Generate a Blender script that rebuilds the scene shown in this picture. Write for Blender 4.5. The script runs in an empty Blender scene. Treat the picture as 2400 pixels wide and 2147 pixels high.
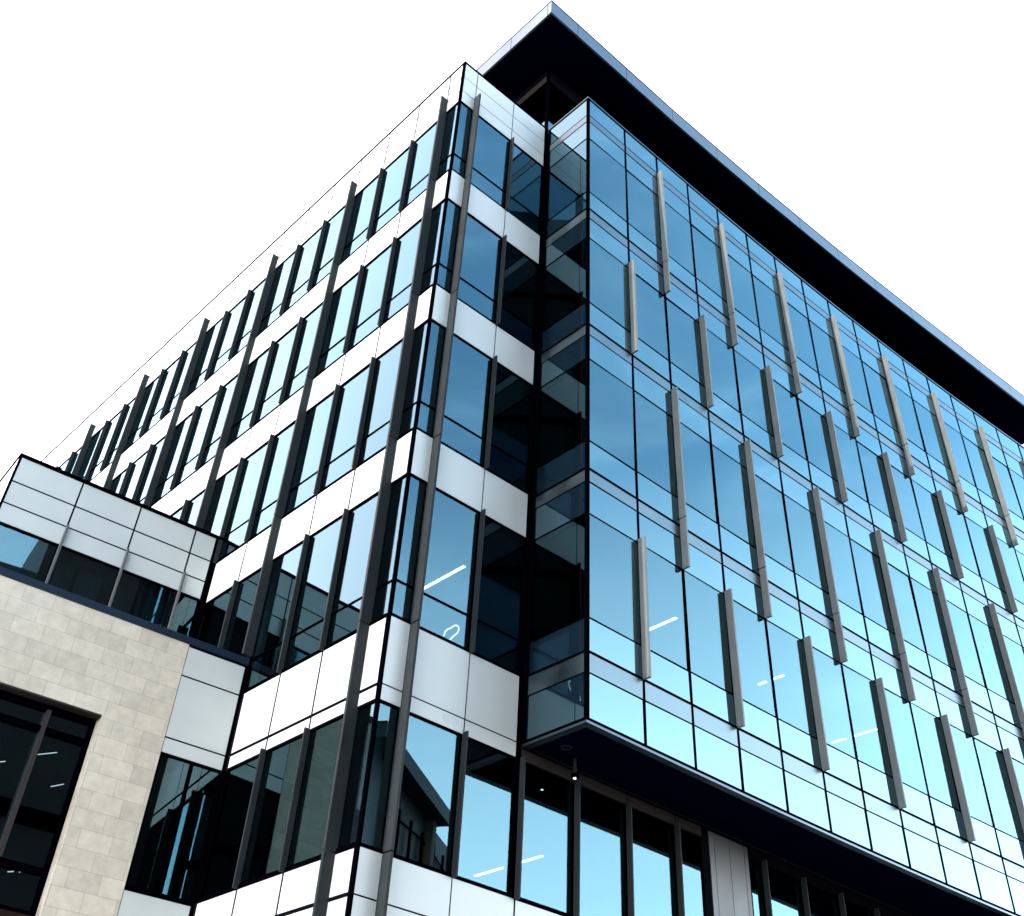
import bpy, math, random
from mathutils import Vector, Matrix
random.seed(7)
sc = bpy.context.scene
COL = sc.collection

# ------------------------------------------------------------------ materials
def nt(name):
    m = bpy.data.materials.new(name); m.use_nodes = True
    t = m.node_tree; t.nodes.clear()
    out = t.nodes.new('ShaderNodeOutputMaterial')
    return m, t, out
def N(t, typ, **kw):
    n = t.nodes.new(typ)
    for k, v in kw.items():
        if k in n.inputs: n.inputs[k].default_value = v
        else: setattr(n, k, v)
    return n
def surf(name, col, rough=0.5, metal=0.0, spec=0.5, noise=0.0, nscale=1.5, bump=0.0, bscale=30):
    """painted / metal surface with a little broad mottling and fine bump"""
    m, t, out = nt(name)
    b = N(t, 'ShaderNodeBsdfPrincipled', **{'Base Color': (*col, 1), 'Roughness': rough, 'Metallic': metal, 'Specular IOR Level': spec})
    tc = N(t, 'ShaderNodeTexCoord')
    if noise:
        nz = N(t, 'ShaderNodeTexNoise', Scale=nscale, Detail=4.0)
        t.links.new(tc.outputs['Object'], nz.inputs['Vector'])
        mp = N(t, 'ShaderNodeMapRange', **{'From Min': .3, 'From Max': .7, 'To Min': 1 - noise, 'To Max': 1 + noise})
        t.links.new(nz.outputs['Fac'], mp.inputs['Value'])
        mx = N(t, 'ShaderNodeVectorMath', operation='SCALE')
        mx.inputs[0].default_value = col
        t.links.new(mp.outputs[0], mx.inputs['Scale'])
        t.links.new(mx.outputs[0], b.inputs['Base Color'])
        mr = N(t, 'ShaderNodeMapRange', **{'From Min': .3, 'From Max': .7, 'To Min': rough * .85, 'To Max': min(1, rough * 1.2)})
        t.links.new(nz.outputs['Fac'], mr.inputs['Value']); t.links.new(mr.outputs[0], b.inputs['Roughness'])
    if bump:
        n2 = N(t, 'ShaderNodeTexNoise', Scale=bscale, Detail=3.0)
        t.links.new(tc.outputs['Object'], n2.inputs['Vector'])
        bp = N(t, 'ShaderNodeBump', Strength=bump, Distance=0.01)
        t.links.new(n2.outputs['Fac'], bp.inputs['Height']); t.links.new(bp.outputs[0], b.inputs['Normal'])
    t.links.new(b.outputs[0], out.inputs[0])
    return m
def glass(name, r0, mult, tint, trans, opaque=None, wave=0.0):
    """architectural glazing: mirror reflection by angle over a tinted see-through (or opaque back-painted) body"""
    m, t, out = nt(name)
    g = N(t, 'ShaderNodeNewGeometry')
    d = N(t, 'ShaderNodeVectorMath', operation='DOT_PRODUCT')
    t.links.new(g.outputs['Normal'], d.inputs[0]); t.links.new(g.outputs['Incoming'], d.inputs[1])
    a = N(t, 'ShaderNodeMath', operation='ABSOLUTE'); t.links.new(d.outputs['Value'], a.inputs[0])
    s = N(t, 'ShaderNodeMath', operation='SUBTRACT'); s.inputs[0].default_value = 1; t.links.new(a.outputs[0], s.inputs[1])
    p = N(t, 'ShaderNodeMath', operation='POWER'); t.links.new(s.outputs[0], p.inputs[0]); p.inputs[1].default_value = 5
    f = N(t, 'ShaderNodeMath', operation='MULTIPLY_ADD', use_clamp=True); t.links.new(p.outputs[0], f.inputs[0])
    f.inputs[1].default_value = (1 - r0) * mult; f.inputs[2].default_value = r0 * mult
    gl = N(t, 'ShaderNodeBsdfGlossy', Color=(*tint, 1), Roughness=0.0)
    if wave:
        tc = N(t, 'ShaderNodeTexCoord')
        nz = N(t, 'ShaderNodeTexNoise', Scale=0.9, Detail=1.0); t.links.new(tc.outputs['Object'], nz.inputs['Vector'])
        bp = N(t, 'ShaderNodeBump', Strength=wave, Distance=0.02); t.links.new(nz.outputs['Fac'], bp.inputs['Height'])
        t.links.new(bp.outputs[0], gl.inputs['Normal'])
    if opaque is None:
        tr = N(t, 'ShaderNodeBsdfTransparent', Color=(*trans, 1))
    else:
        tr = N(t, 'ShaderNodeBsdfDiffuse', Color=(*opaque, 1))
    mx = N(t, 'ShaderNodeMixShader')
    t.links.new(f.outputs[0], mx.inputs[0]); t.links.new(tr.outputs[0], mx.inputs[1]); t.links.new(gl.outputs[0], mx.inputs[2])
    t.links.new(mx.outputs[0], out.inputs[0])
    return m
def emit(name, col, s):
    m, t, out = nt(name)
    e = N(t, 'ShaderNodeEmission', Color=(*col, 1), Strength=s); t.links.new(e.outputs[0], out.inputs[0]); return m
def stone_mat():
    m, t, out = nt('limestone_ashlar')
    tc = N(t, 'ShaderNodeTexCoord'); sp = N(t, 'ShaderNodeSeparateXYZ'); t.links.new(tc.outputs['Object'], sp.inputs[0])
    ad = N(t, 'ShaderNodeMath', operation='ADD'); t.links.new(sp.outputs['X'], ad.inputs[0]); t.links.new(sp.outputs['Y'], ad.inputs[1])
    za = N(t, 'ShaderNodeMath', operation='ADD'); t.links.new(sp.outputs['Z'], za.inputs[0]); za.inputs[1].default_value = -0.135
    cb = N(t, 'ShaderNodeCombineXYZ'); t.links.new(ad.outputs[0], cb.inputs['X']); t.links.new(za.outputs[0], cb.inputs['Y'])
    br = N(t, 'ShaderNodeTexBrick', Color1=(.50, .450, .362, 1), Color2=(.405, .364, .292, 1), Mortar=(.27, .242, .195, 1), Scale=1.0)
    br.offset = .37; br.offset_frequency = 2; br.squash = 1.0
    br.inputs['Mortar Size'].default_value = .004; br.inputs['Mortar Smooth'].default_value = .3; br.inputs['Bias'].default_value = -.1
    br.inputs['Brick Width'].default_value = .625; br.inputs['Row Height'].default_value = .3435
    t.links.new(cb.outputs[0], br.inputs['Vector'])
    nz = N(t, 'ShaderNodeTexNoise', Scale=4.0, Detail=6.0, Roughness=.65); t.links.new(tc.outputs['Object'], nz.inputs['Vector'])
    mp = N(t, 'ShaderNodeMapRange', **{'From Min': .3, 'From Max': .7, 'To Min': .84, 'To Max': 1.12}); t.links.new(nz.outputs['Fac'], mp.inputs['Value'])
    vm = N(t, 'ShaderNodeVectorMath', operation='SCALE'); t.links.new(br.outputs['Color'], vm.inputs[0]); t.links.new(mp.outputs[0], vm.inputs['Scale'])
    b = N(t, 'ShaderNodeBsdfPrincipled', Roughness=.8, **{'Specular IOR Level': .25}); t.links.new(vm.outputs[0], b.inputs['Base Color'])
    n2 = N(t, 'ShaderNodeTexNoise', Scale=25.0, Detail=4.0); t.links.new(tc.outputs['Object'], n2.inputs['Vector'])
    sb = N(t, 'ShaderNodeMath', operation='MULTIPLY_ADD'); t.links.new(br.outputs['Fac'], sb.inputs[0]); sb.inputs[1].default_value = -1.2; t.links.new(n2.outputs['Fac'], sb.inputs[2])
    bp = N(t, 'ShaderNodeBump', Strength=.35, Distance=.006); t.links.new(sb.outputs[0], bp.inputs['Height']); t.links.new(bp.outputs[0], b.inputs['Normal'])
    t.links.new(b.outputs[0], out.inputs[0]); return m

M = dict(
    panel=surf('pale_metal_panel', (.420, .445, .425), .32, spec=.5, noise=.05, nscale=.9, bump=.03, bscale=3),
    fin=surf('grey_fin_metal', (.021, .0255, .027), .5, spec=.05, noise=.12, nscale=2.0, bump=.05),
    boxfin=surf('pale_fin_metal', (.120, .138, .136), .45, spec=.25, noise=.10, nscale=2.0, bump=.05),
    black=surf('black_frame_metal', (.0006, .0006, .0013), .6, spec=0.0),
    back=surf('dark_backing', (.003, .003, .005), .9, spec=0.0),
    soffit=surf('dark_soffit_panel', (.0006, .0012, .0070), .9, spec=.0, noise=.1),
    fascia=surf('grey_fascia_metal', (.095, .120, .140), .4, metal=.85, spec=.5, noise=.06, nscale=.7, bump=.03, bscale=2),
    band=surf('lavender_grey_metal', (.098, .130, .140), .3, metal=1.0, spec=.5, noise=.05),
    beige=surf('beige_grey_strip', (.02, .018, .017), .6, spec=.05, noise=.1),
    pilaster=surf('pale_grey_cladding', (.070, .076, .077), .4, spec=.3, noise=.06),
    drip=surf('drip_edge_aluminium', (.06, .08, .10), .35, metal=1.0),
    coping=surf('navy_coping_metal', (.006, .014, .026), .4, spec=.15),
    bronze=surf('bronze_frame', (.020, .016, .014), .5, spec=.2, noise=.15),
    brown=surf('brown_sill', (.010, .003, .002), .7, spec=.1),
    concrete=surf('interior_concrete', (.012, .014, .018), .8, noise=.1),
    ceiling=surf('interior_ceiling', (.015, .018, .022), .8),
    column=surf('interior_column', (.5, .52, .52), .6),
    roof=surf('roof_membrane', (.12, .12, .12), .9, noise=.15),
    stone=stone_mat(),
    gclear=glass('clear_window_glass', .06, 1.55, (.54, .90, 1.0), (.32, .38, .42), wave=.02),
    gcoat=glass('coated_curtain_glass', .10, 1.15, (.58, .92, .97), (.32, .40, .45), wave=.02),
    gspan=glass('spandrel_glass', .13, 1.35, (.60, .93, .97), None, opaque=(.003, .008, .014), wave=.02),
    lamp=emit('lamp_glow', (1, .98, .93), 4.2),
    lampcase=surf('lamp_case', (.5, .5, .5), .4),
    tube=emit('dim_tube_glow', (1, .98, .93), 1.2),
    loop=emit('loop_added_glow', (1, 1, 1), 2.2),  # emission added to brighten the white loop behind the glass
    white=surf('white_plastic', (.8, .8, .8), .35),
    asphalt=surf('asphalt', (.05, .05, .052), .9, noise=.2, bump=.3, bscale=60),
    paving=surf('paving', (.22, .21, .2), .85, noise=.15),
    ground=surf('ground_earth', (.09, .095, .08), .95, noise=.2),
    blind=surf('green_grey_blind', (.30, .38, .36), .8, noise=.2),
    bluewall=surf('blue_grey_wall_panel', (.02, .045, .065), .5, noise=.2, nscale=.4),
    darkwall=surf('dark_teal_wall', (.004, .006, .008), .6, noise=.4, nscale=.15),
    tanwall=surf('tan_stone_wall', (.16, .14, .12), .8, noise=.15),
)

# ------------------------------------------------------------------ mesh helpers
class Frame:
    """a facade plane: point(u, z, n) = origin + u*U + n*outward"""
    def __init__(s, o, U, n): s.o, s.U, s.n = Vector((o[0], o[1], 0)), Vector((*U, 0)), Vector((*n, 0))
    def p(s, u, z, n): return s.o + s.U * u + s.n * n + Vector((0, 0, z))
class MB:
    def __init__(s): s.v, s.f = [], []
    def hexa(s, pts):
        b = len(s.v); s.v += [tuple(q) for q in pts]
        for q in ((0, 1, 2, 3), (7, 6, 5, 4), (0, 4, 5, 1), (1, 5, 6, 2), (2, 6, 7, 3), (3, 7, 4, 0)):
            s.f.append(tuple(b + i for i in q))
        return s
    def box(s, F, u0, u1, z0, z1, n0, n1, jit=0.0):
        j = [random.uniform(-jit, jit) for _ in range(4)] if jit else [0] * 4
        # front face (n1) may be tilted a few millimetres, like real glazing
        c = [(u0, z0), (u1, z0), (u1, z1), (u0, z1)]
        tilt_u, tilt_z = j[0], j[1]
        def dn(k): return (tilt_u if k in (1, 2) else -tilt_u) + (tilt_z if k in (2, 3) else -tilt_z)
        fr = [F.p(u, z, n1 + dn(k)) for k, (u, z) in enumerate(c)]
        bk = [F.p(u, z, n0 + dn(k)) for k, (u, z) in enumerate(c)]
        return s.hexa(fr + bk)
    def wbox(s, x0, x1, y0, y1, z0, z1):
        return s.hexa([(x0, y0, z0), (x1, y0, z0), (x1, y0, z1), (x0, y0, z1), (x0, y1, z0), (x1, y1, z0), (x1, y1, z1), (x0, y1, z1)])
    def prism(s, poly, z0, z1):
        b = len(s.v); n = len(poly)
        s.v += [(x, y, z0) for x, y in poly] + [(x, y, z1) for x, y in poly]
        s.f.append(tuple(b + i for i in reversed(range(n)))); s.f.append(tuple(b + n + i for i in range(n)))
        for i in range(n):
            j = (i + 1) % n; s.f.append((b + i, b + j, b + n + j, b + n + i))
        return s
    def cyl(s, c, r, z0, z1, n=24, r1=None):
        r1 = r if r1 is None else r1
        b = len(s.v)
        for k in range(n):
            a = 2 * math.pi * k / n; s.v.append((c[0] + r * math.cos(a), c[1] + r * math.sin(a), z0))
        for k in range(n):
            a = 2 * math.pi * k / n; s.v.append((c[0] + r1 * math.cos(a), c[1] + r1 * math.sin(a), z1))
        s.f.append(tuple(b + i for i in reversed(range(n)))); s.f.append(tuple(b + n + i for i in range(n)))
        for i in range(n):
            j = (i + 1) % n; s.f.append((b + i, b + j, b + n + j, b + n + i))
        return s
    def tube(s, pts, r, n=8):
        pts = [Vector(q) for q in pts]; rings = []
        for i, q in enumerate(pts):
            d = (pts[min(i + 1, len(pts) - 1)] - pts[max(i - 1, 0)]).normalized()
            a = d.orthogonal().normalized() if abs(d.z) > .99 else d.cross(Vector((0, 0, 1))).normalized()
            e = d.cross(a); b = len(s.v)
            s.v += [tuple(q + a * r * math.cos(2 * math.pi * k / n) + e * r * math.sin(2 * math.pi * k / n)) for k in range(n)]
            rings.append(b)
        for A, B in zip(rings, rings[1:]):
            for k in range(n): s.f.append((A + k, A + (k + 1) % n, B + (k + 1) % n, B + k))
        s.f.append(tuple(rings[0] + k for k in reversed(range(n)))); s.f.append(tuple(rings[-1] + k for k in range(n)))
        return s
    def build(s, name, mat, parent=None, bevel=0.0, smooth=False):
        me = bpy.data.meshes.new(name); me.from_pydata(s.v, [], s.f); me.validate(); me.update()
        import bmesh
        bm = bmesh.new(); bm.from_mesh(me); bmesh.ops.recalc_face_normals(bm, faces=bm.faces)
        if bevel: bmesh.ops.bevel(bm, geom=bm.edges[:], offset=bevel, segments=2, affect='EDGES', clamp_overlap=True)
        bm.to_mesh(me); bm.free()
        if smooth:
            for q in me.polygons: q.use_smooth = True
        me.materials.append(mat)
        o = bpy.data.objects.new(name, me); COL.objects.link(o)
        if parent: o.parent = parent
        return o
def tag(o, label=None, cat=None, group=None, kind=None):
    if label: o['label'] = label
    if cat: o['category'] = cat
    if group: o['group'] = group
    if kind: o['kind'] = kind
    return o
def empty(name, loc=(0, 0, 0), rz=0.0):
    o = bpy.data.objects.new(name, None); COL.objects.link(o); o.location = loc; o.rotation_euler = (0, 0, rz)
    o.empty_display_size = .5; return o

def window(F, root, u0, u1, z0, z1, gl, transom=None, fr=.035, nf=0.0, pane_n=-.035, sill=.05, jit=.003, name='window', frame_mat=None):
    """frame mesh with one pane sub-part per light"""
    m = MB()
    m.box(F, u0, u0 + fr, z0, z1, -.10, nf); m.box(F, u1 - fr, u1, z0, z1, -.10, nf)
    m.box(F, u0 + fr, u1 - fr, z0, z0 + sill, -.10, nf + .014); m.box(F, u0 + fr, u1 - fr, z1 - fr, z1, -.10, nf)
    if transom: m.box(F, u0 + fr, u1 - fr, transom - .018, transom + .018, -.10, nf - .004)
    w = m.build(name, frame_mat or M['black'], root)
    zs = [z0 + sill, z1 - fr] if not transom else [z0 + sill, transom - .018, transom + .018, z1 - fr]
    for a, b in zip(zs[::2], zs[1::2]):
        MB().box(F, u0 + fr, u1 - fr, a, b, pane_n - .014, pane_n, jit).build('pane', gl, w)
    return w
def panels(F, m, us, zs, gap_u=.018, gap_z=.018, n0=-.0065, n1=0.0):
    for a, b in zip(us, us[1:]):
        for c, d in zip(zs, zs[1:]):
            m.box(F, a + gap_u / 2, b - gap_u / 2, c + gap_z / 2, d - gap_z / 2, n0, n1, .0004)
    return m

# ------------------------------------------------------------------ measured dimensions (metres)
ST = [25.40, 20.89, 16.37, 11.85, 7.63]            # window bottoms, top storey first
WT = [28.62, 24.20, 19.72, 15.18, 10.16]           # window tops
TR = [26.16, 21.69, 17.18, 12.64, None]            # low transoms
ZT = 30.56
Y1, B = .653, 1.5
KMAX = 22
joint = lambda k: Y1 + B * k
W, D = 3.52, 1.78                                  # inner corner, depth of the glass box
def curve(x): return -1.775 - .0021 * max(0.0, x - 8.0) ** 2
MX = [W, 5.187, 6.70, 8.22, 9.75, 11.30, 12.84, 14.36, 15.87, 17.37, 18.89, 20.44, 21.99, 23.53, 25.08, 26.62, 28.16, 29.70, 31.25]
MP = [(x, curve(x)) for x in MX]; MP[0] = (W, -D)
NB = len(MX) - 1

FL = Frame((0, 0), (0, 1), (-1, 0))
FR = Frame((0, 0), (1, 0), (0, -1))

# ================================================================== 1  white-panelled building
T = tag(empty('panelled_building', (0, 0, 0)), 'white panelled office block with dark vertical fins, sharp corner left of blue glass block', 'building')
usL = [.075] + [joint(k) for k in range(KMAX)] + [joint(KMAX - 1) + 1.2]
usR = [.04, .54, 2.045, 3.40]
# dark backing skin the panels hang on (two faces)
for F, u0, u1 in ((FL, .06, usL[-1]), (FR, .02, 3.40)):
    zs = [(WT[0], ZT)] + [(WT[i + 1], ST[i]) for i in range(4)] + [(0.0, ST[4])]
    for a, b in zs: MB().box(F, u0, u1, a, b, -.30, -.007).build('backing_wall', M['back'], T)
# parapets and spandrels
PZ = [WT[0], 29.14, 29.84, ZT - .02]
for F, us, gu, gz in ((FL, usL, .058, .055), (FR, usR, .03, .022)):
    panels(F, MB(), us, PZ, gu, gz).build('parapet', M['panel'], T)
    for i in range(3):
        panels(F, MB(), us, [WT[i + 1], ST[i]], gu, gz * 1.2).build('spandrel_wall', M['panel'], T)
    uu = us if F is FR else [u for u in us if u < 5.0] + [5.06]
    panels(F, MB(), uu, [WT[4], 10.47, ST[3]], gu, gz * 1.3).build('spandrel_wall', M['panel'], T)
    panels(F, MB(), uu if F is FL else [.04, .54, 2.045, 3.52], [3.4, 6.89, ST[4]], gu, gz * 1.3).build('spandrel_wall', M['panel'], T)
    panels(F, MB(), uu if F is FL else [.04, .54, 2.045, 3.52], [.12, 3.2], gu, gz * 1.3).build('plinth_wall', M['panel'], T)
# coping
m = MB(); m.box(FL, -.012, usL[-1], ZT, ZT + .07, -.35, .012); m.box(FR, .0, 3.42, ZT, ZT + .07, -.35, .012)
m.build('coping', M['black'], T)
# corner post: a square black section
MB().wbox(-.004, .037, -.004, .072, 0, ZT - .002).build('corner_post', M['black'], T)
MB().wbox(3.402, 3.518, -.03, .2, 10.48, ZT + .02).build('corner_post', M['black'], T)
MB().wbox(3.402, 3.534, .004, .2, 3.3, 10.369).build('corner_post', M['black'], T)
# windows, long side
for i in range(5):
    kk = KMAX if i < 3 else (5 if i == 3 else 3)
    edges = [.075] + [joint(k) for k in range(kk)]
    if i == 4: edges = [.075, joint(0), joint(1), joint(2), 5.06]
    if i == 3: edges = [.075] + [joint(k) for k in range(5)] + [8.05]
    for a, b in zip(edges, edges[1:]):
        window(FL, T, a, b, ST[i], WT[i], M['gclear'], TR[i], fr=.022, nf=-.012, sill=.065)
# windows, short side
for i in range(5):
    for a, b in zip(usR, usR[1:]):
        window(FR, T, a, b, ST[i], WT[i], M['gclear'], TR[i], fr=.03, nf=-.012, sill=.055)
# fins, long side
def fin(F, root, u, segs, depth, thick, mat=M['fin']):
    m = MB()
    for a, b in segs: m.box(F, u - thick / 2, u + thick / 2, a, b, -.03, depth)
    return m.build('fin', mat, root, bevel=.005)
for k in range(KMAX):
    if k % 3 == 0:
        bot = {0: 0.3, 3: 12.72}.get(k, 17.2)
        segs, top = [], 29.24
        for s in ST:
            if s > bot: segs.append((s + .012, top)); top = s - .012
        segs.append((bot, top))
        segs = [(a, b) for a, b in segs if b - a > .05]
        fin(FL, T, joint(k), segs, .228 if k == 0 else .205, .07)
    else:
        for i in range(5):
            if (i == 3 and k > 4) or (i == 4 and k > 2): continue
            fin(FL, T, joint(k), [(ST[i] - .02, WT[i] + .05)], .10, .045)
# fins, short side
segs, top = [], 29.24
for s in ST: segs.append((s + .012, top)); top = s - .012
segs.append((.3, top))
fin(FR, T, .54, segs, .235, .06)
for i in range(5): fin(FR, T, 2.045, [(ST[i] - .02, WT[i] + .05)], .125, .04)
# floors, cores, columns inside
ZS = [(WT[0] + .02, 30.1)] + [(WT[i + 1] + .02, ST[i] - .02) for i in range(4)] + [(3.2, ST[4] - .02)]
YE = usL[-1] - .35
for a, b in ZS:
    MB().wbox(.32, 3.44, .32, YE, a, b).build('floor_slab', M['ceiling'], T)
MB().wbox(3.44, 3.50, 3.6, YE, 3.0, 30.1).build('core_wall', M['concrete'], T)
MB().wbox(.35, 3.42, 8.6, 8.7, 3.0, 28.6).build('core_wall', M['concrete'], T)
for i in range(5):
    MB().cyl((.78, 1.05), .19, ST[i] - .02, WT[i] + .02).build('column', M['column'], T, smooth=False)
    MB().cyl((.75, 6.4), .19, ST[i] - .02, WT[i] + .02).build('column', M['column'], T) if i < 4 else None
MB().wbox(.3, 3.5, .3, YE, 30.1, 30.2).build('roof', M['roof'], T)
MB().wbox(.3, 30, YE, YE + .3, 0, ZT).build('end_wall', M['panel'], T)

# ================================================================== 2  glass building (box, recessed storey, penthouse, canopy)
G = tag(empty('glass_building', (W, -D, 0)), 'blue glass block overhanging a black soffit under a flat oversailing roof', 'building')
def gb(mb, name, mat, bevel=0.0, smooth=False, parent=None):
    o = mb.build(name, mat, parent or G, bevel, smooth)
    if parent is None: o.matrix_parent_inverse = Matrix.Translation((-W, D, 0))
    return o
class GRoot: pass
bayF = []
for i in range(NB):
    a, b = Vector((*MP[i], 0)), Vector((*MP[i + 1], 0)); U = (b - a).normalized(); n = Vector((U.y, -U.x, 0))
    F = Frame((a.x, a.y), (U.x, U.y), (n.x, n.y)); F.len = (b - a).length; bayF.append(F)
FS = Frame((W, 0), (0, -1), (-1, 0))              # side face of the box; u runs toward the viewer
LINES = [25.28, 20.815, 16.325, 11.875]
VIS = [(26.01, 28.51), (21.59, 24.07), (17.11, 19.64), (12.61, 15.12)]
BANDS = [(29.67, 30.50), (28.51, 29.345), (25.28, 26.01), (24.07, 24.885), (20.815, 21.59), (19.64, 20.45), (16.325, 17.11), (15.12, 15.965), (11.875, 12.61), (10.50, 11.425)]
STRIPS = [(29.345, 29.67), (24.885, 25.28), (20.45, 20.815), (15.965, 16.325), (11.425, 11.875)]
HL = sorted({z for ab in BANDS for z in ab} | {z for ab in STRIPS for z in ab})
BW = .06                                         # mullion width
for i, F in enumerate(bayF):
    for a, b in VIS:
        w = window(F, G, BW / 2, F.len - BW / 2, a, b, M['gcoat'], None, fr=.012, nf=-.006, pane_n=-.012, sill=.012, jit=.007)
        w.matrix_parent_inverse = Matrix.Translation((-W, D, 0))
for a, b in VIS:
    w = window(FS, G, .13, 1.72, a, b, M['gclear'], None, fr=.012, nf=-.006, pane_n=-.012, sill=.012, jit=.001)
    w.matrix_parent_inverse = Matrix.Translation((-W, D, 0))
for a, b in BANDS:
    m = MB()
    for F in bayF: m.box(F, BW / 2, F.len - BW / 2, a + .014, b - .014, -.03, -.008, .0025)
    gb(m, 'spandrel_glass', M['gspan'])
    m = MB().box(FS, .13, 1.72, a + .014, b - .014, -.03, -.008)
    gb(m, 'spandrel_glass', M['gspan'])
for a, b in STRIPS:
    m = MB()
    for F in bayF: m.box(F, BW / 2, F.len - BW / 2, a + .014, b - .02, -.05, -.004, .001)
    gb(m, 'metal_band', M['band'])
    gb(MB().box(FS, .13, 1.72, a + .014, b - .02, -.05, -.004), 'metal_band', M['band'])
# horizontal rails
for z in HL:
    thick = .032 if z in LINES else .014
    pr = .012 if z in LINES else .0
    m = MB()
    for F in bayF: m.box(F, BW / 2, F.len - BW / 2, z - thick if z in LINES else z - .014, z + .014, -.09, pr)
    m.box(FS, .13, 1.72, z - thick if z in LINES else z - .014, z + .014, -.09, pr)
    gb(m, 'rail', M['black'])
# vertical mullions
for i in range(1, NB + 1):
    F = bayF[min(i, NB - 1)]; F = Frame(MP[i], (bayF[i - 1].U.x, bayF[i - 1].U.y), (bayF[i - 1].n.x, bayF[i - 1].n.y))
    gb(MB().box(F, -BW / 2, BW / 2, 10.49, 30.5, -.12, .006), 'mullion', M['black'])
gb(MB().wbox(W - .006, W + .075, -D - .006, -D + .07, 10.48, 30.5), 'corner_post', M['black'])
gb(MB().box(FS, .04, .13, 10.48, 30.5, -.12, .006), 'corner_post', M['black'])
# parapet edge trim and bottom drip edge
def strip_poly(off_out, off_in, x_end=MX[-1]):
    pts = [(W - off_out, 0.0 if off_out < .5 else 0.0)]
    return pts
def offset_poly(o, y_side0):
    """front outline of the box pushed outward by o, starting on the side face at y = y_side0"""
    pts = [(W - o, y_side0), (W - o, -D - o)]
    for (x, y) in MP[1:]: pts.append((x, y - o))
    return pts
def ribbon(o_out, o_in, z0, z1, y0=-.04):
    a, b = offset_poly(o_out, y0), offset_poly(o_in, y0); m = MB()
    for i in range(len(a) - 1):
        m.hexa([(*a[i], z0), (*a[i + 1], z0), (*a[i + 1], z1), (*a[i], z1), (*b[i], z0), (*b[i + 1], z0), (*b[i + 1], z1), (*b[i], z1)])
    return m
gb(ribbon(.02, -.25, 30.5, 30.555), 'parapet_trim', M['drip'])
gb(ribbon(.008, -.12, 10.44, 10.50), 'bottom_rail', M['black'])
gb(ribbon(.022, -.15, 10.39, 10.437), 'drip_edge', M['drip'])
# soffit of the overhang
poly = [(W + .1, -.06)] + [(W + .1, -D + .1)] + [(x, y + .1) for x, y in MP[1:]] + [(MX[-1], -.06)]
gb(MB().prism(poly, 10.42, 10.46), 'soffit', M['soffit'])
# fins on the glass
for i in range(1, NB):
    Fi = Frame(MP[i], (bayF[i].U.x, bayF[i].U.y), (bayF[i].n.x, bayF[i].n.y))
    if i % 2 == 0:
        for zt, zl, zb in ((29.65, LINES[0] + .18, 24.18), (20.55, LINES[2] + .18, 15.13)):
            m = MB(); m.box(Fi, -.03, .03, zl + .01, zt, -.02, .19); m.box(Fi, -.03, .03, zb, zl - .012, -.02, .19)
            gb(m, 'fin', M['boxfin'], bevel=.005)
    else:
        for zt, zb in ((24.30, 20.86), (15.22, 11.86)):
            gb(MB().box(Fi, -.03, .03, zb, zt, -.02, .19), 'fin', M['boxfin'], bevel=.005)
# interior floors
inner = [(3.72, 6.0), (3.72, -D + .2)] + [(x, y + .22) for x, y in MP[1:]] + [(MX[-1], 14.0), (3.72, 14.0)]
ZG = [(28.53, 30.2)] + [(VIS[i + 1][1] + .02, VIS[i][0] - .03) for i in range(3)] + [(10.47, VIS[3][0] - .03)]
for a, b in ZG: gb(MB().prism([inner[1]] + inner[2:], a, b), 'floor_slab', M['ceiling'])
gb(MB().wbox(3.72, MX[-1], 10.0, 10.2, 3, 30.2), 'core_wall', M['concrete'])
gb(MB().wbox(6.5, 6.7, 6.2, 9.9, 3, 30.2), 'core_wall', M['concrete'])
gb(MB().wbox(MX[-1], MX[-1] + .3, curve(MX[-1]), 14, 0, 30.5), 'end_wall', M['panel'])
for i in range(4):
    for cx in (9.0, 15.0, 21.0, 27.0):
        gb(MB().cyl((cx, 2.2), .25, VIS[i][0] - .03, VIS[i][1] + .02), 'column', M['column'])
# recessed storey under the overhang
XS = [3.535, 5.05, 6.57, 8.10, 8.97]
XS2 = [10.62, 11.12, 12.6, 14.1, 15.6, 17.1, 18.6, 20.1, 21.6]
for xs in (XS, XS2):
    for a, b in zip(xs, xs[1:]):
        w = window(FR, G, a, b, 7.63, 10.15, M['gclear'], None, fr=.03, nf=-.012, sill=.055)
        w.matrix_parent_inverse = Matrix.Translation((-W, D, 0))
    gb(panels(FR, MB(), xs, [3.4, 6.89, 7.62], .03, .03), 'spandrel_wall', M['panel'])
for x in XS[:-1] + XS2[1:]:
    gb(MB().box(FR, x - .02, x + .02, 7.6, 10.2, -.03, .125), 'fin', M['fin'], bevel=.004)
m = MB()
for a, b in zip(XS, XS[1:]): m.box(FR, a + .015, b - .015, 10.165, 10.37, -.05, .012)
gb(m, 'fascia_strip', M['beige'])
for u0, u1, z0, z1, n in ((3.52, 9.0, 3.3, 7.62, -.007), (8.98, 9.215, 3.3, 10.42, -.012), (10.62, 22, 3.3, 7.62, -.007), (3.52, 22, 10.37, 10.42, 0), (10.62, 22, 10.15, 10.37, 0.0),
                       (9.216, 10.62, .1, 10.369, -.02), (3.52, 9.215, .1, 3.3, -.05), (10.62, 22, .1, 3.3, -.05), (21.6, MX[-1], .1, 10.42, -.02)):
    gb(MB().box(FR, u0, u1, z0, z1, -.25, n), 'backing_wall', M['back'])
gb(panels(FR, MB(), [9.22, 9.40, 9.93, 10.46, 10.60], [.12, 4.5, 10.365], .016, .014, -.018, .0), 'pilaster', M['pilaster'])
gb(MB().prism([(3.6, .3), (MX[-1], .3), (MX[-1], 9.9), (3.6, 9.9)], 10.17, 10.4), 'floor_slab', M['ceiling'])
gb(MB().prism([(3.6, .3), (MX[-1], .3), (MX[-1], 9.9), (3.6, 9.9)], 7.2, 7.6), 'floor_slab', M['ceiling'])
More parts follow.
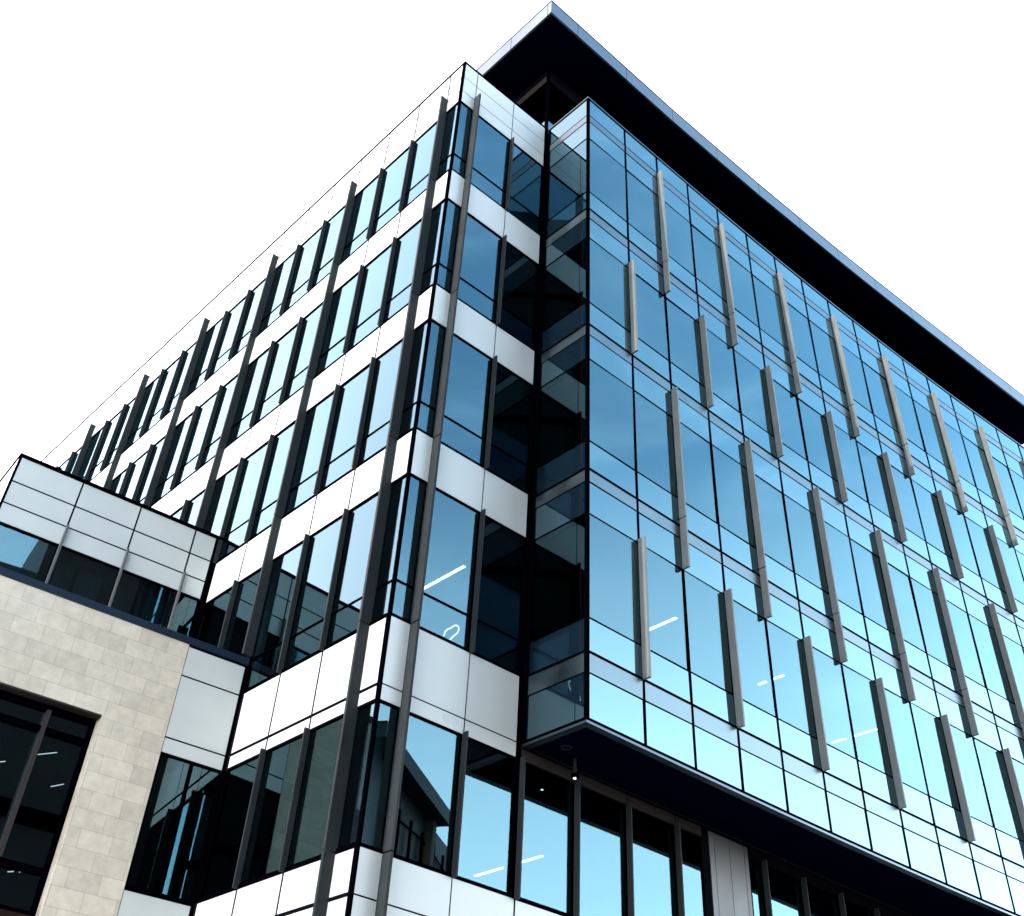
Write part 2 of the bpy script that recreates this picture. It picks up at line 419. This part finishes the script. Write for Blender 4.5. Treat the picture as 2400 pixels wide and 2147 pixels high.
# penthouse storey with glass walls and header
PX, PY = 3.46, .02
pf = Frame((PX, PY), (1, 0), (0, -1)); ps = Frame((PX, PY), (0, 1), (-1, 0))
for F, L, mm in ((pf, 27.0, M['gcoat']), (ps, 16.0, M['gclear'])):
    m = MB(); m.box(F, .06, L, 33.68, 34.0, -.12, .0); gb(m, 'header', M['back'])
    gb(MB().box(F, .06, L, 33.36, 33.68, -.12, .004), 'header', M['beige'] if F is ps else M['back'])
    gb(MB().box(F, .06, L, 30.2, 31.13, -.12, .004), 'spandrel_glass', M['gspan'])
    k = .06
    while k < L - 1:
        w = window(F, G, k, k + 2.9, 31.13, 33.36, mm, None, fr=.03, nf=-.01)
        w.matrix_parent_inverse = Matrix.Translation((-W, D, 0)); k += 3.0
gb(MB().wbox(PX - .03, PX + .06, PY - .03, PY + .06, 30.2, 34.0), 'corner_post', M['black'])
gb(MB().prism([(PX + .3, .4), (MX[-1] - 1, .4), (MX[-1] - 1, 14), (PX + .3, 14)], 30.18, 30.22), 'roof', M['roof'])
gb(MB().wbox(PX + 4, PX + 24, 4, 14, 30.22, 34.0), 'core_wall', M['concrete'])
# oversailing roof canopy
CX = 2.03
CP = [(CX, -1.54), (8.05, -1.541), (10.48, -1.588), (12.87, -1.646), (15.26, -1.741), (17.74, -1.842), (20.18, -1.965), (22.65, -2.11), (25.11, -2.268), (27.8, -2.43), (30.57, -2.61), (33.2, -2.80)]
edge = [(CX, 19.0), (CX, 12.2), (CX, 9.8), (CX, 7.4), (CX, 5.0), (CX, 2.6), (CX, .55), (CX, -1.36)] + CP
can = gb(MB().prism([(x + (.07 if x == CX else 0), y + .07) for x, y in CP] + [(33.2, 18.9), (CX + .07, 18.9)], 34.10, 34.72), 'canopy', M['soffit'])
m = MB()
pts = [(CX, y) for y in (19.0, 14.6, 12.2, 9.8, 7.4, 5.0, 2.6, .40, -1.36, -1.54)]
Fc = Frame((CX, 0), (0, -1), (-1, 0))
for a, b in zip(pts, pts[1:]): m.box(Fc, -a[1] + .012, -b[1] - .012 if b[1] > -1.5 else -b[1], 34.06, 34.74, -.065, 0)
joints_front = [CX] + [CX + 1.0 + 2.38 * k for k in range(0, 13)]
def cy(x):
    for (a, ya), (b, yb) in zip(CP, CP[1:]):
        if a <= x <= b: return ya + (yb - ya) * (x - a) / (b - a)
    return CP[-1][1]
joints_front = [x for x in [CX, 3.27, 5.66] + [8.06 + 2.4 * k for k in range(11)] if x < 33]
for a, b in zip(joints_front, joints_front[1:]):
    p, q = Vector((a, cy(a), 0)), Vector((b, cy(b), 0)); U = (q - p).normalized(); Fq = Frame((p.x, p.y), (U.x, U.y), (U.y, -U.x))
    m.box(Fq, .066 if a == CX else .01, (q - p).length - .01, 34.06, 34.74, -.065, 0)
gb(m, 'canopy_fascia', M['fascia'])
m = MB()
m.box(Fc, -19.0, 1.55, 34.74, 34.785, -.4, .012)
for a, b in zip(CP, CP[1:]):
    p, q = Vector((*a, 0)), Vector((*b, 0)); U = (q - p).normalized(); Fq = Frame((p.x, p.y), (U.x, U.y), (U.y, -U.x))
    m.box(Fq, .41 if a == CP[0] else 0, (q - p).length, 34.742, 34.783, -.4, .012)
gb(m, 'canopy_cap', M['coping'])

# ================================================================== 3  stone annex
TH = math.radians(4.5)
A = tag(empty('stone_annex', (0, 5.15, 0), -TH), 'low annex with beige stone wall, panelled upper storey and dark recessed window', 'building')
UO = -.235                                         # where the set-back upper wall meets the tower
FU = Frame((UO, 2.99), (-1, 0), (0, -1)); FLo = Frame((0, 0), (-1, 0), (0, -1))
# upper storey
usU = [.15, .75, 2.285, 3.83, 5.41]
zU = [15.24, 15.755, 16.36, 17.06]
panels(FU, MB(), usU, zU, .045, .04).build('parapet', M['panel'], A)
FUs = Frame((UO - 5.44, 2.99), (0, 1), (-1, 0))
panels(FUs, MB(), [.06, 1.6, 3.2, 4.8, 6.4, 8.0, 9.6], zU, .03, .03).build('parapet', M['panel'], A)
MB().box(FU, .0, 5.42, 15.22, 17.06, -.3, -.007).build('backing_wall', M['back'], A)
MB().box(FUs, .31, 9.6, 12.3, 17.06, -.3, -.007).build('backing_wall', M['back'], A)
m = MB(); m.box(FU, -.1, 5.46, 17.06, 17.14, -.35, .03); m.box(FUs, .0, 9.6, 17.061, 17.139, -.35, .02); m.build('coping', M['black'], A)
MB().box(FU, 5.395, 5.445, 12.3, 17.058, -.05, .006).build('corner_post', M['black'], A)
MB().box(FU, -.02, .14, 12.3, 17.05, -.2, .012).build('corner_post', M['black'], A)
for a, b in zip(usU, usU[1:]):
    window(FU, A, a + .02, b - .02, 12.45, 15.23, M['gclear'], None, fr=.03, nf=-.012)
for u in usU[1:-1]: fin(FU, A, u, [(12.5, 15.77)], .10, .05, M['pilaster'])
MB().box(FU, .2, 5.3, 12.3, 15.3, -5.2, -5.0).build('core_wall', M['concrete'], A)
MB().prism([(UO - .2, 3.3), (UO - 5.3, 3.3), (UO - 5.3, 12.5), (UO - .2, 12.5)], 15.3, 15.5).build('floor_slab', M['ceiling'], A)
MB().prism([(UO, 3.0), (UO - 5.44, 3.0), (UO - 5.44, 12.6), (UO - .9, 12.6)], 16.6, 16.7).build('roof', M['roof'], A)
# pleated blinds hanging behind the upper glass
for u0, u1 in ((.85, 1.5), (1.75, 2.1), (2.5, 3.1), (3.2, 3.65), (4.0, 4.9)):
    m = MB(); k = u0
    while k < u1 - .04:
        m.box(FU, k, k + .07, 12.5, 15.1, -.50 - random.uniform(0, .05), -.47 + random.uniform(0, .03)); k += .085
    m.build('blind', M['blind'], A)
# lower storey: ledge roof, stone wall, panels, windows
MB().prism([(-.05, .06), (-12.9, .06), (-12.9, 2.9), (-.3, 2.9)], 12.3, 12.48).build('roof', M['roof'], A)
m = MB(); m.box(FLo, .0, 12.9, 12.50, 12.66, -.3, .02); m.build('coping', M['coping'], A)
US = 1.42
def stonewall():
    m = MB()
    m.box(FLo, US, 12.9, 10.49, 12.50, -.5, 0)
    m.box(FLo, US, 2.765, 0, 10.49, -.5, 0)
    m.box(FLo, 6.9, 12.9, 0, 10.49, -.5, 0)
    m.box(FLo, 2.765, 6.9, 0, 6.45, -.5, 0)
    return m
stonewall().build('stone_wall', M['stone'], A)
m = MB(); m.box(FLo, 2.77, 6.89, 10.455, 10.487, -.3, -.01); m.build('lintel', M['bronze'], A)
MB().box(FLo, 2.77, 6.89, 6.455, 6.80, -.5, -.02).build('sill', M['brown'], A)
nb = -.27
lw = MB()
for z in (6.86, 7.58, 9.98): lw.box(FLo, 2.80, 6.88, z - .06, z + .06, nb - .1, nb + .03)
lw.box(FLo, 2.77, 2.86, 6.8, 10.455, nb - .1, nb + .02); lw.box(FLo, 5.0, 5.12, 6.92, 10.4, nb - .1, nb + .026); lw.box(FLo, 2.86, 6.88, 10.33, 10.453, nb - .1, nb + .024)
lw = lw.build('window', M['black'], A)
for a, b in ((2.86, 3.70), (3.74, 5.0), (5.12, 6.88)):
    for c, d in ((6.92, 7.52), (7.64, 9.92), (10.04, 10.33)):
        MB().box(FLo, a, b, c, d, nb - .05, nb - .03, .002).build('pane', M['gclear'], lw)
MB().box(FLo, 3.68, 3.76, 7.64, 10.33, nb - .05, nb + .12).build('mullion_bar', M['bronze'], lw)
# white panels and corner
zz = [10.145, 10.465, 11.80, 12.46]
panels(FLo, MB(), [.05, US], zz, .03, .035).build('panel_wall', M['panel'], A)
panels(FLo, MB(), [.05, US], [3.4, 6.6, 7.57], .03, .035).build('panel_wall', M['panel'], A)
for a, b in ((10.13, 12.49), (0, 7.57)): MB().box(FLo, -.02, US, a, b, -.3, -.007).build('backing_wall', M['back'], A)
MB().box(FLo, -.05, .045, 0, 12.49, -.12, .012).build('corner_post', M['black'], A)
window(FLo, A, .06, .70, 7.60, 10.135, M['gclear'], None, fr=.03, nf=-.012)
window(FLo, A, .72, US - .01, 7.60, 10.135, M['gclear'], None, fr=.03, nf=-.012)
MB().prism([(-.3, .5), (-12.8, .5), (-12.8, 6), (-.7, 6)], 10.55, 10.8).build('floor_slab', M['ceiling'], A)
MB().prism([(-.3, .5), (-12.8, .5), (-12.8, 6), (-.7, 6)], 6.2, 6.4).build('floor_slab', M['ceiling'], A)
MB().box(FLo, .3, 12.8, 6.4, 10.55, -6.2, -6.0).build('core_wall', M['concrete'], A)
MB().wbox(-12.9, -12.6, .5, 12.6, 0, 12.3).build('end_wall', M['panel'], A)

# ================================================================== buildings across the street (seen only mirrored in the glass) and one added tower
rz = math.atan2(-5.47, 8.06)
Nb = tag(empty('neighbouring_building', (34.25, -39.99, 0), rz), 'blue panelled building with thick overhanging flat roof mirrored in the corner windows', 'building')
MB().wbox(-14, .0, -9, .0, 26.2, 27.1).build('roof', M['coping'], Nb)
MB().wbox(-13.5, 4.5, -8.5, -1.2, 0, 26.19).build('wall', M['bluewall'], Nb)
for x, z0, z1 in ((-7.1, 22.6, 24.7), (-4.8, 22.9, 24.9), (-2.4, 23.1, 25.0), (.1, 23.6, 25.2), (2.2, 24.1, 25.2)): MB().wbox(x - .09, x + .09, -1.05, -.9, z0 - 2, z1).build('post', M['black'], Nb)
MB().tube([(-9, -1.12, 24.1), (-6.6, -1.12, 24.3), (-3.4, -1.12, 24.65), (-.3, -1.12, 24.8), (4.0, -1.12, 24.5)], .05).build('rail', M['black'], Nb)
MB().wbox(-1.25, -.6, -1.19, -.7, 14, 26.18).build('column', M['tanwall'], Nb)
MB().wbox(4.5, 4.9, -8.5, -1.1, 0, 25.6).build('pier', M['black'], Nb)
Sb = tag(empty('added_dark_tower', (-25, -36, 0), math.radians(-40)), 'added unseen tower darkening the recessed corner glass between white block and glass block', 'building')  # unseen tower added behind the viewer so the corner glass reflects dark
MB().wbox(-10, 10, -7, 7, 0, 72).build('wall', M['darkwall'], Sb)
for a in range(16): MB().wbox(-10.1, 10.1, 7, 7.12, 4 + 4.2 * a, 4.5 + 4.2 * a).build('floor_band', M['black'], Sb)
Tb = tag(empty('tall_building', (7, -46, 0)), 'dark tall building mirrored in the annex windows above the stone wall', 'building')
MB().prism([(-6, -6), (9, -6), (9, 6), (-6, 6)], 0, 46).build('wall', M['darkwall'], Tb)
MB().prism([(-16, -6), (-6, -6), (-6, 6), (-16, 6)], 0, 39.5).build('wing', M['darkwall'], Tb)
for a in range(6): MB().wbox(-15.9, 9.1, 6.0, 6.15, 6 + 5.4 * a, 6.9 + 5.4 * a).build('floor_band', M['black'], Tb)

# ================================================================== small things
def strip_lamp(x, y0, y1, z, label, wd=.075, group='linear ceiling lights inside the offices'):
    r = tag(empty('ceiling_lamp', (x, (y0 + y1) / 2, z)), label, 'lamp', group)
    L = abs(y1 - y0) / 2
    MB().wbox(-wd / 2 - .01, wd / 2 + .01, -L, L, .012, .06).build('housing', M['lampcase'], r)
    MB().wbox(-wd / 2, wd / 2, -L + .01, L - .01, 0, .012).build('diffuser', M['lamp'], r)
    return r
strip_lamp(3.12, 1.76, 2.60, 15.05, 'right half of the white strip light pair above the white wire loop')
strip_lamp(3.12, 2.63, 3.40, 15.05, 'left half of the white strip light pair above the white wire loop')
strip_lamp(7.45, 4.62, 5.75, 10.05, 'white strip light in the window just right of the mirrored roof'  , .085)
strip_lamp(7.45, 3.40, 4.40, 10.05, 'shorter white strip light in the first window under the black soffit'  , .085)
strip_lamp(8.14, -.34, .60, 15.02, 'white strip light beside the lowest fin nearest the glass corner'  , .085)
strip_lamp(12.26, .10, .38, 15.02, 'tiny white lamp strip left of the third lowest fin, lower of the two'  , .085)
strip_lamp(12.26, -.46, -.06, 15.02, 'tiny white lamp strip left of the third lowest fin, upper of the two'  , .085)
strip_lamp(16.56, .58, 1.06, 15.02, 'short white strip light seen between the third and fourth lowest fins, left one'  , .085)
strip_lamp(16.56, -.42, .34, 15.02, 'white strip light seen between the third and fourth lowest fins, right one', .085)
# lamps behind the dark stone-framed window
def tube_lamp(p, q, label):
    r = tag(empty('tube_lamp', p), label, 'lamp', 'thin tube lights behind the stone framed window')
    d = Vector(q) - Vector(p)
    MB().tube([(0, 0, 0), tuple(d)], .009).build('tube', M['tube'], r)
    MB().tube([tuple(d * .2 + Vector((0, 0, .02))), tuple(d * .2 + Vector((0, 0, .8)))], .005).build('wire', M['black'], r)
    MB().tube([tuple(d * .8 + Vector((0, 0, .02))), tuple(d * .8 + Vector((0, 0, .8)))], .005).build('wire', M['black'], r)
tube_lamp((-3.237, 6.8, 9.925), (-2.886, 6.8, 10.078), 'longest thin tube light, just right of the bronze mullion behind the stone framed window')
tube_lamp((-2.785, 6.8, 9.421), (-2.551, 6.8, 9.542), 'short tube light nearest the pale right jamb of the stone framed window')
tube_lamp((-4.05, 6.8, 9.50), (-3.80, 6.8, 9.611), 'short tube light left of the bronze mullion of the stone framed window')
tube_lamp((-2.852, 6.8, 7.801), (-2.563, 6.8, 7.922), 'tube light low behind the bottom pane of the stone framed window, right one')
tube_lamp((-3.059, 6.8, 7.755), (-2.952, 6.8, 7.787), 'tiny tube light low behind the bottom pane of the stone framed window, left one')
# wire loop on the sill of the corner window, glow added so it shows
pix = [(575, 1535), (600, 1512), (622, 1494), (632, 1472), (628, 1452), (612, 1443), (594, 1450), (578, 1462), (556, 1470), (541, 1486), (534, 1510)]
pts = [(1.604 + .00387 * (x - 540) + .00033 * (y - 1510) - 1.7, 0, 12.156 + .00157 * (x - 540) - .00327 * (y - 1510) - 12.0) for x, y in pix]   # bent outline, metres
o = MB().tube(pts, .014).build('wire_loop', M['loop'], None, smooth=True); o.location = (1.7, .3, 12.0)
tag(o, 'white bent loop with added glow standing inside the corner window under the strip lights', 'lamp')
# bottles on the transom of the top corner window
def bottle(x, y, z, h, label):
    m = MB().cyl((0, 0), .035, 0, h * .65, 12); m.cyl((0, 0), .035, h * .65 + .0005, h * .8, 12, .014); m.cyl((0, 0), .014, h * .8 + .0005, h, 12)
    o = m.build('bottle', M['white'], None); o.location = (x, y, z)
    tag(o, label, 'bottle', 'small white bottles in the top corner window')
for j, (x, h, l) in enumerate(((.98, .22, 'white bottle in the top corner window, nearest the big fin'), (1.10, .17, 'short white bottle second from the big fin in the top corner window'), (1.52, .16, 'white bottle in the top corner window, third from the big fin'), (1.64, .14, 'smallest white bottle in the top corner window, farthest right'))):
    bottle(x, .24, 26.17, h, l)
MB().wbox(.9, 1.8, .16, .30, 26.13, 26.165).build('shelf', M['black'], T)
o = MB().cyl((0, 0), .09, 0, .06, 16).cyl((0, 0), .05, .0605, .28, 16, .09).build('vase', M['white'], None); o.location = (.3, 7.79, 26.9)
tag(o, 'small white vase inside an upper window on the long white side', 'vase')
MB().wbox(.2, .45, 7.5, 8.1, 26.85, 26.895).build('shelf', M['black'], T)
# security camera and round downlight under the overhang
c = tag(empty('security_camera', (4.62, -.40, 10.42)), 'small dark security camera with lens made to glow hanging under the black soffit', 'camera')
MB().cyl((0, 0), .035, -.30, 0, 12).build('bracket', M['beige'], c)
MB().wbox(-.06, .06, -.06, .06, -.40, -.30).build('body', M['black'], c, bevel=.01)
MB().cyl((-.02, -.02), .028, -.412, -.40, 3).build('lens', M['lamp'], c)  # lens made to glow in place of a bright highlight
d = tag(empty('downlight', (4.11, -.66, 10.42)), 'round unlit downlight set in the black soffit beside the glass corner', 'light')
m = MB(); n = 28
ring = [(.10 * math.cos(2 * math.pi * k / n), .10 * math.sin(2 * math.pi * k / n), -.012) for k in range(n + 1)]
m.tube(ring, .009, 6).build('rim', M['fin'], d)
MB().cyl((0, 0), .088, -.006, -.001, 24).build('lens', M['back'], d)

# ================================================================== ground
def sheet(name, x0, x1, y0, y1, z, mat):
    o = MB().wbox(x0, x1, y0, y1, z - .02, z).build(name, mat, None); tag(o, kind='structure'); return o
sheet('ground', -3000, 3000, -3000, 3000, -.15, M['ground'])
sheet('road', -400, 400, -27, -17.5, -.12, M['asphalt'])
o = MB().wbox(-60, 60, -17.48, 40, -.14, 0.0).build('pavement', M['paving'], None); tag(o, kind='structure')

# ================================================================== sky, sun
SUN_AZ = math.atan2(-1.0, .06)       # from +Y toward +X
SUN_EL = math.radians(60)
w = bpy.data.worlds.new('World'); sc.world = w; w.use_nodes = True
t = w.node_tree; t.nodes.clear()
out = t.nodes.new('ShaderNodeOutputWorld'); bg = N(t, 'ShaderNodeBackground', Strength=.15)
sky = t.nodes.new('ShaderNodeTexSky'); sky.sky_type = 'NISHITA'; sky.sun_disc = False
sky.sun_elevation = SUN_EL; sky.sun_rotation = SUN_AZ % (2 * math.pi); sky.air_density = 1.0; sky.dust_density = 1.2; sky.ozone_density = 1.6
tc = t.nodes.new('ShaderNodeTexCoord')
# bright thin cloud filling the sky behind the building
dot = N(t, 'ShaderNodeVectorMath', operation='DOT_PRODUCT'); dot.inputs[1].default_value = (.53, .85, 0)
t.links.new(tc.outputs['Generated'], dot.inputs[0])
nz = N(t, 'ShaderNodeTexNoise', Scale=2.2, Detail=5.0, Roughness=.55); t.links.new(tc.outputs['Generated'], nz.inputs['Vector'])
ad = N(t, 'ShaderNodeMath', operation='MULTIPLY_ADD'); t.links.new(nz.outputs['Fac'], ad.inputs[0]); ad.inputs[1].default_value = .10; t.links.new(dot.outputs['Value'], ad.inputs[2])
mr = N(t, 'ShaderNodeMapRange', interpolation_type='SMOOTHSTEP', **{'From Min': .32, 'From Max': .46}); t.links.new(ad.outputs[0], mr.inputs['Value'])
# wisps elsewhere, stronger toward the horizon
mpv = N(t, 'ShaderNodeMapping'); mpv.inputs['Scale'].default_value = (1.2, 1.2, 3.2); t.links.new(tc.outputs['Generated'], mpv.inputs[0])
n2 = N(t, 'ShaderNodeTexNoise', Scale=2.6, Detail=7.0, Roughness=.6, Distortion=.5); t.links.new(mpv.outputs[0], n2.inputs['Vector'])
m2 = N(t, 'ShaderNodeMapRange', interpolation_type='SMOOTHSTEP', **{'From Min': .48, 'From Max': .78, 'To Max': .1}); t.links.new(n2.outputs['Fac'], m2.inputs['Value'])
sx = N(t, 'ShaderNodeSeparateXYZ'); t.links.new(tc.outputs['Generated'], sx.inputs[0])
hz = N(t, 'ShaderNodeMapRange', interpolation_type='SMOOTHSTEP', **{'From Min': .95, 'From Max': .0, 'To Min': 0.0, 'To Max': .97}); t.links.new(sx.outputs['Z'], hz.inputs['Value'])
mx = hz
cr = t.nodes.new('ShaderNodeValToRGB'); e = cr.color_ramp.elements
e[0].position = .0; e[0].color = (1.25, 1.26, 1.24, 1); e[1].position = .95; e[1].color = (.030, .066, .112, 1)
q = e.new(.28); q.color = (.48, .585, .67, 1); q = e.new(.6); q.color = (.078, .150, .236, 1)
t.links.new(sx.outputs['Z'], cr.inputs[0])
sc1 = N(t, 'ShaderNodeVectorMath', operation='SCALE'); sc1.inputs['Scale'].default_value = 20.0; t.links.new(cr.outputs[0], sc1.inputs[0])
hz.inputs['To Min'].default_value = .75; hz.inputs['To Max'].default_value = .95
c1 = N(t, 'ShaderNodeMix', data_type='RGBA'); t.links.new(sc1.outputs[0], c1.inputs[7])
t.links.new(mx.outputs[0], c1.inputs[0]); t.links.new(sky.outputs[0], c1.inputs[6])
cw = N(t, 'ShaderNodeMix', data_type='RGBA'); cw.inputs[7].default_value = (15, 18, 20, 1)   # thin white wisps
t.links.new(m2.outputs[0], cw.inputs[0]); t.links.new(c1.outputs[2], cw.inputs[6])
c2 = N(t, 'ShaderNodeMix', data_type='RGBA'); c2.inputs[7].default_value = (3.6, 3.6, 3.6, 1)
t.links.new(mr.outputs[0], c2.inputs[0]); t.links.new(cw.outputs[2], c2.inputs[6])
# bright haze on the sun's side
d3 = N(t, 'ShaderNodeVectorMath', operation='DOT_PRODUCT'); d3.inputs[1].default_value = (-.74, .46, .49)
t.links.new(tc.outputs['Generated'], d3.inputs[0])
m3 = N(t, 'ShaderNodeMapRange', interpolation_type='SMOOTHSTEP', **{'From Min': .38, 'From Max': .95, 'To Max': .9}); t.links.new(d3.outputs['Value'], m3.inputs['Value'])
c3 = N(t, 'ShaderNodeMix', data_type='RGBA'); 
cr3 = t.nodes.new('ShaderNodeValToRGB'); e3 = cr3.color_ramp.elements
e3[0].position = .15; e3[0].color = (.56, .50, .50, 1); e3[1].position = .85; e3[1].color = (.235, .21, .245, 1)
q3 = e3.new(.5); q3.color = (.40, .34, .37, 1)
t.links.new(sx.outputs['Z'], cr3.inputs[0])
sc3 = N(t, 'ShaderNodeVectorMath', operation='SCALE'); sc3.inputs['Scale'].default_value = 20.0; t.links.new(cr3.outputs[0], sc3.inputs[0])
t.links.new(sc3.outputs[0], c3.inputs[7])
t.links.new(m3.outputs[0], c3.inputs[0]); t.links.new(c2.outputs[2], c3.inputs[6])
t.links.new(c3.outputs[2], bg.inputs[0]); t.links.new(bg.outputs[0], out.inputs[0])

sl = bpy.data.lights.new('sun', 'SUN'); sl.energy = 2.0; sl.angle = math.radians(.5); sl.color = (1, .95, .87)
so = bpy.data.objects.new('sun', sl); COL.objects.link(so)
sd = Vector((math.sin(SUN_AZ) * math.cos(SUN_EL), math.cos(SUN_AZ) * math.cos(SUN_EL), math.sin(SUN_EL)))
so.rotation_euler = (-sd).to_track_quat('-Z', 'Y').to_euler(); so.location = (0, 0, 80)

# ================================================================== camera (solved from the photograph's vanishing points)
cam = bpy.data.cameras.new('camera'); co = bpy.data.objects.new('camera', cam); COL.objects.link(co); sc.camera = co
PW, PH, f, cx, cy_ = 2400., 2147., 2569.2536, 1189.4616, 851.9090
yaw, pitch, roll = .7040191, .7324923, .0682604
cyw, syw, cp, sp = math.cos(yaw), math.sin(yaw), math.cos(pitch), math.sin(pitch)
fw = Vector((syw * cp, cyw * cp, sp)); r0 = Vector((cyw, -syw, 0)); u0 = r0.cross(fw)
c, s = math.cos(roll), math.sin(roll)
R_, U_ = c * r0 + s * u0, -s * r0 + c * u0
co.matrix_world = Matrix(((R_.x, U_.x, -fw.x, -10.6556), (R_.y, U_.y, -fw.y, -15.49125), (R_.z, U_.z, -fw.z, 1.6), (0, 0, 0, 1)))
cam.sensor_fit = 'HORIZONTAL'; cam.sensor_width = 36; cam.lens = 36 * f / PW
cam.shift_x = (PW / 2 - cx) / PW; cam.shift_y = (cy_ - PH / 2) / PW
cam.clip_start = .05; cam.clip_end = 8000

vs = sc.view_settings
sc.display_settings.display_device = 'sRGB'
vs.view_transform = 'Standard'; vs.look = 'None'; vs.gamma = 1; vs.use_curve_mapping = False; vs.exposure = 2.3
cyc = sc.cycles
cyc.max_bounces = 10; cyc.transparent_max_bounces = 16; cyc.glossy_bounces = 6; cyc.diffuse_bounces = 3
cyc.use_denoising = True; cyc.sample_clamp_indirect = 6; cyc.blur_glossy = .3
cyc.caustics_reflective = False; cyc.caustics_refractive = False
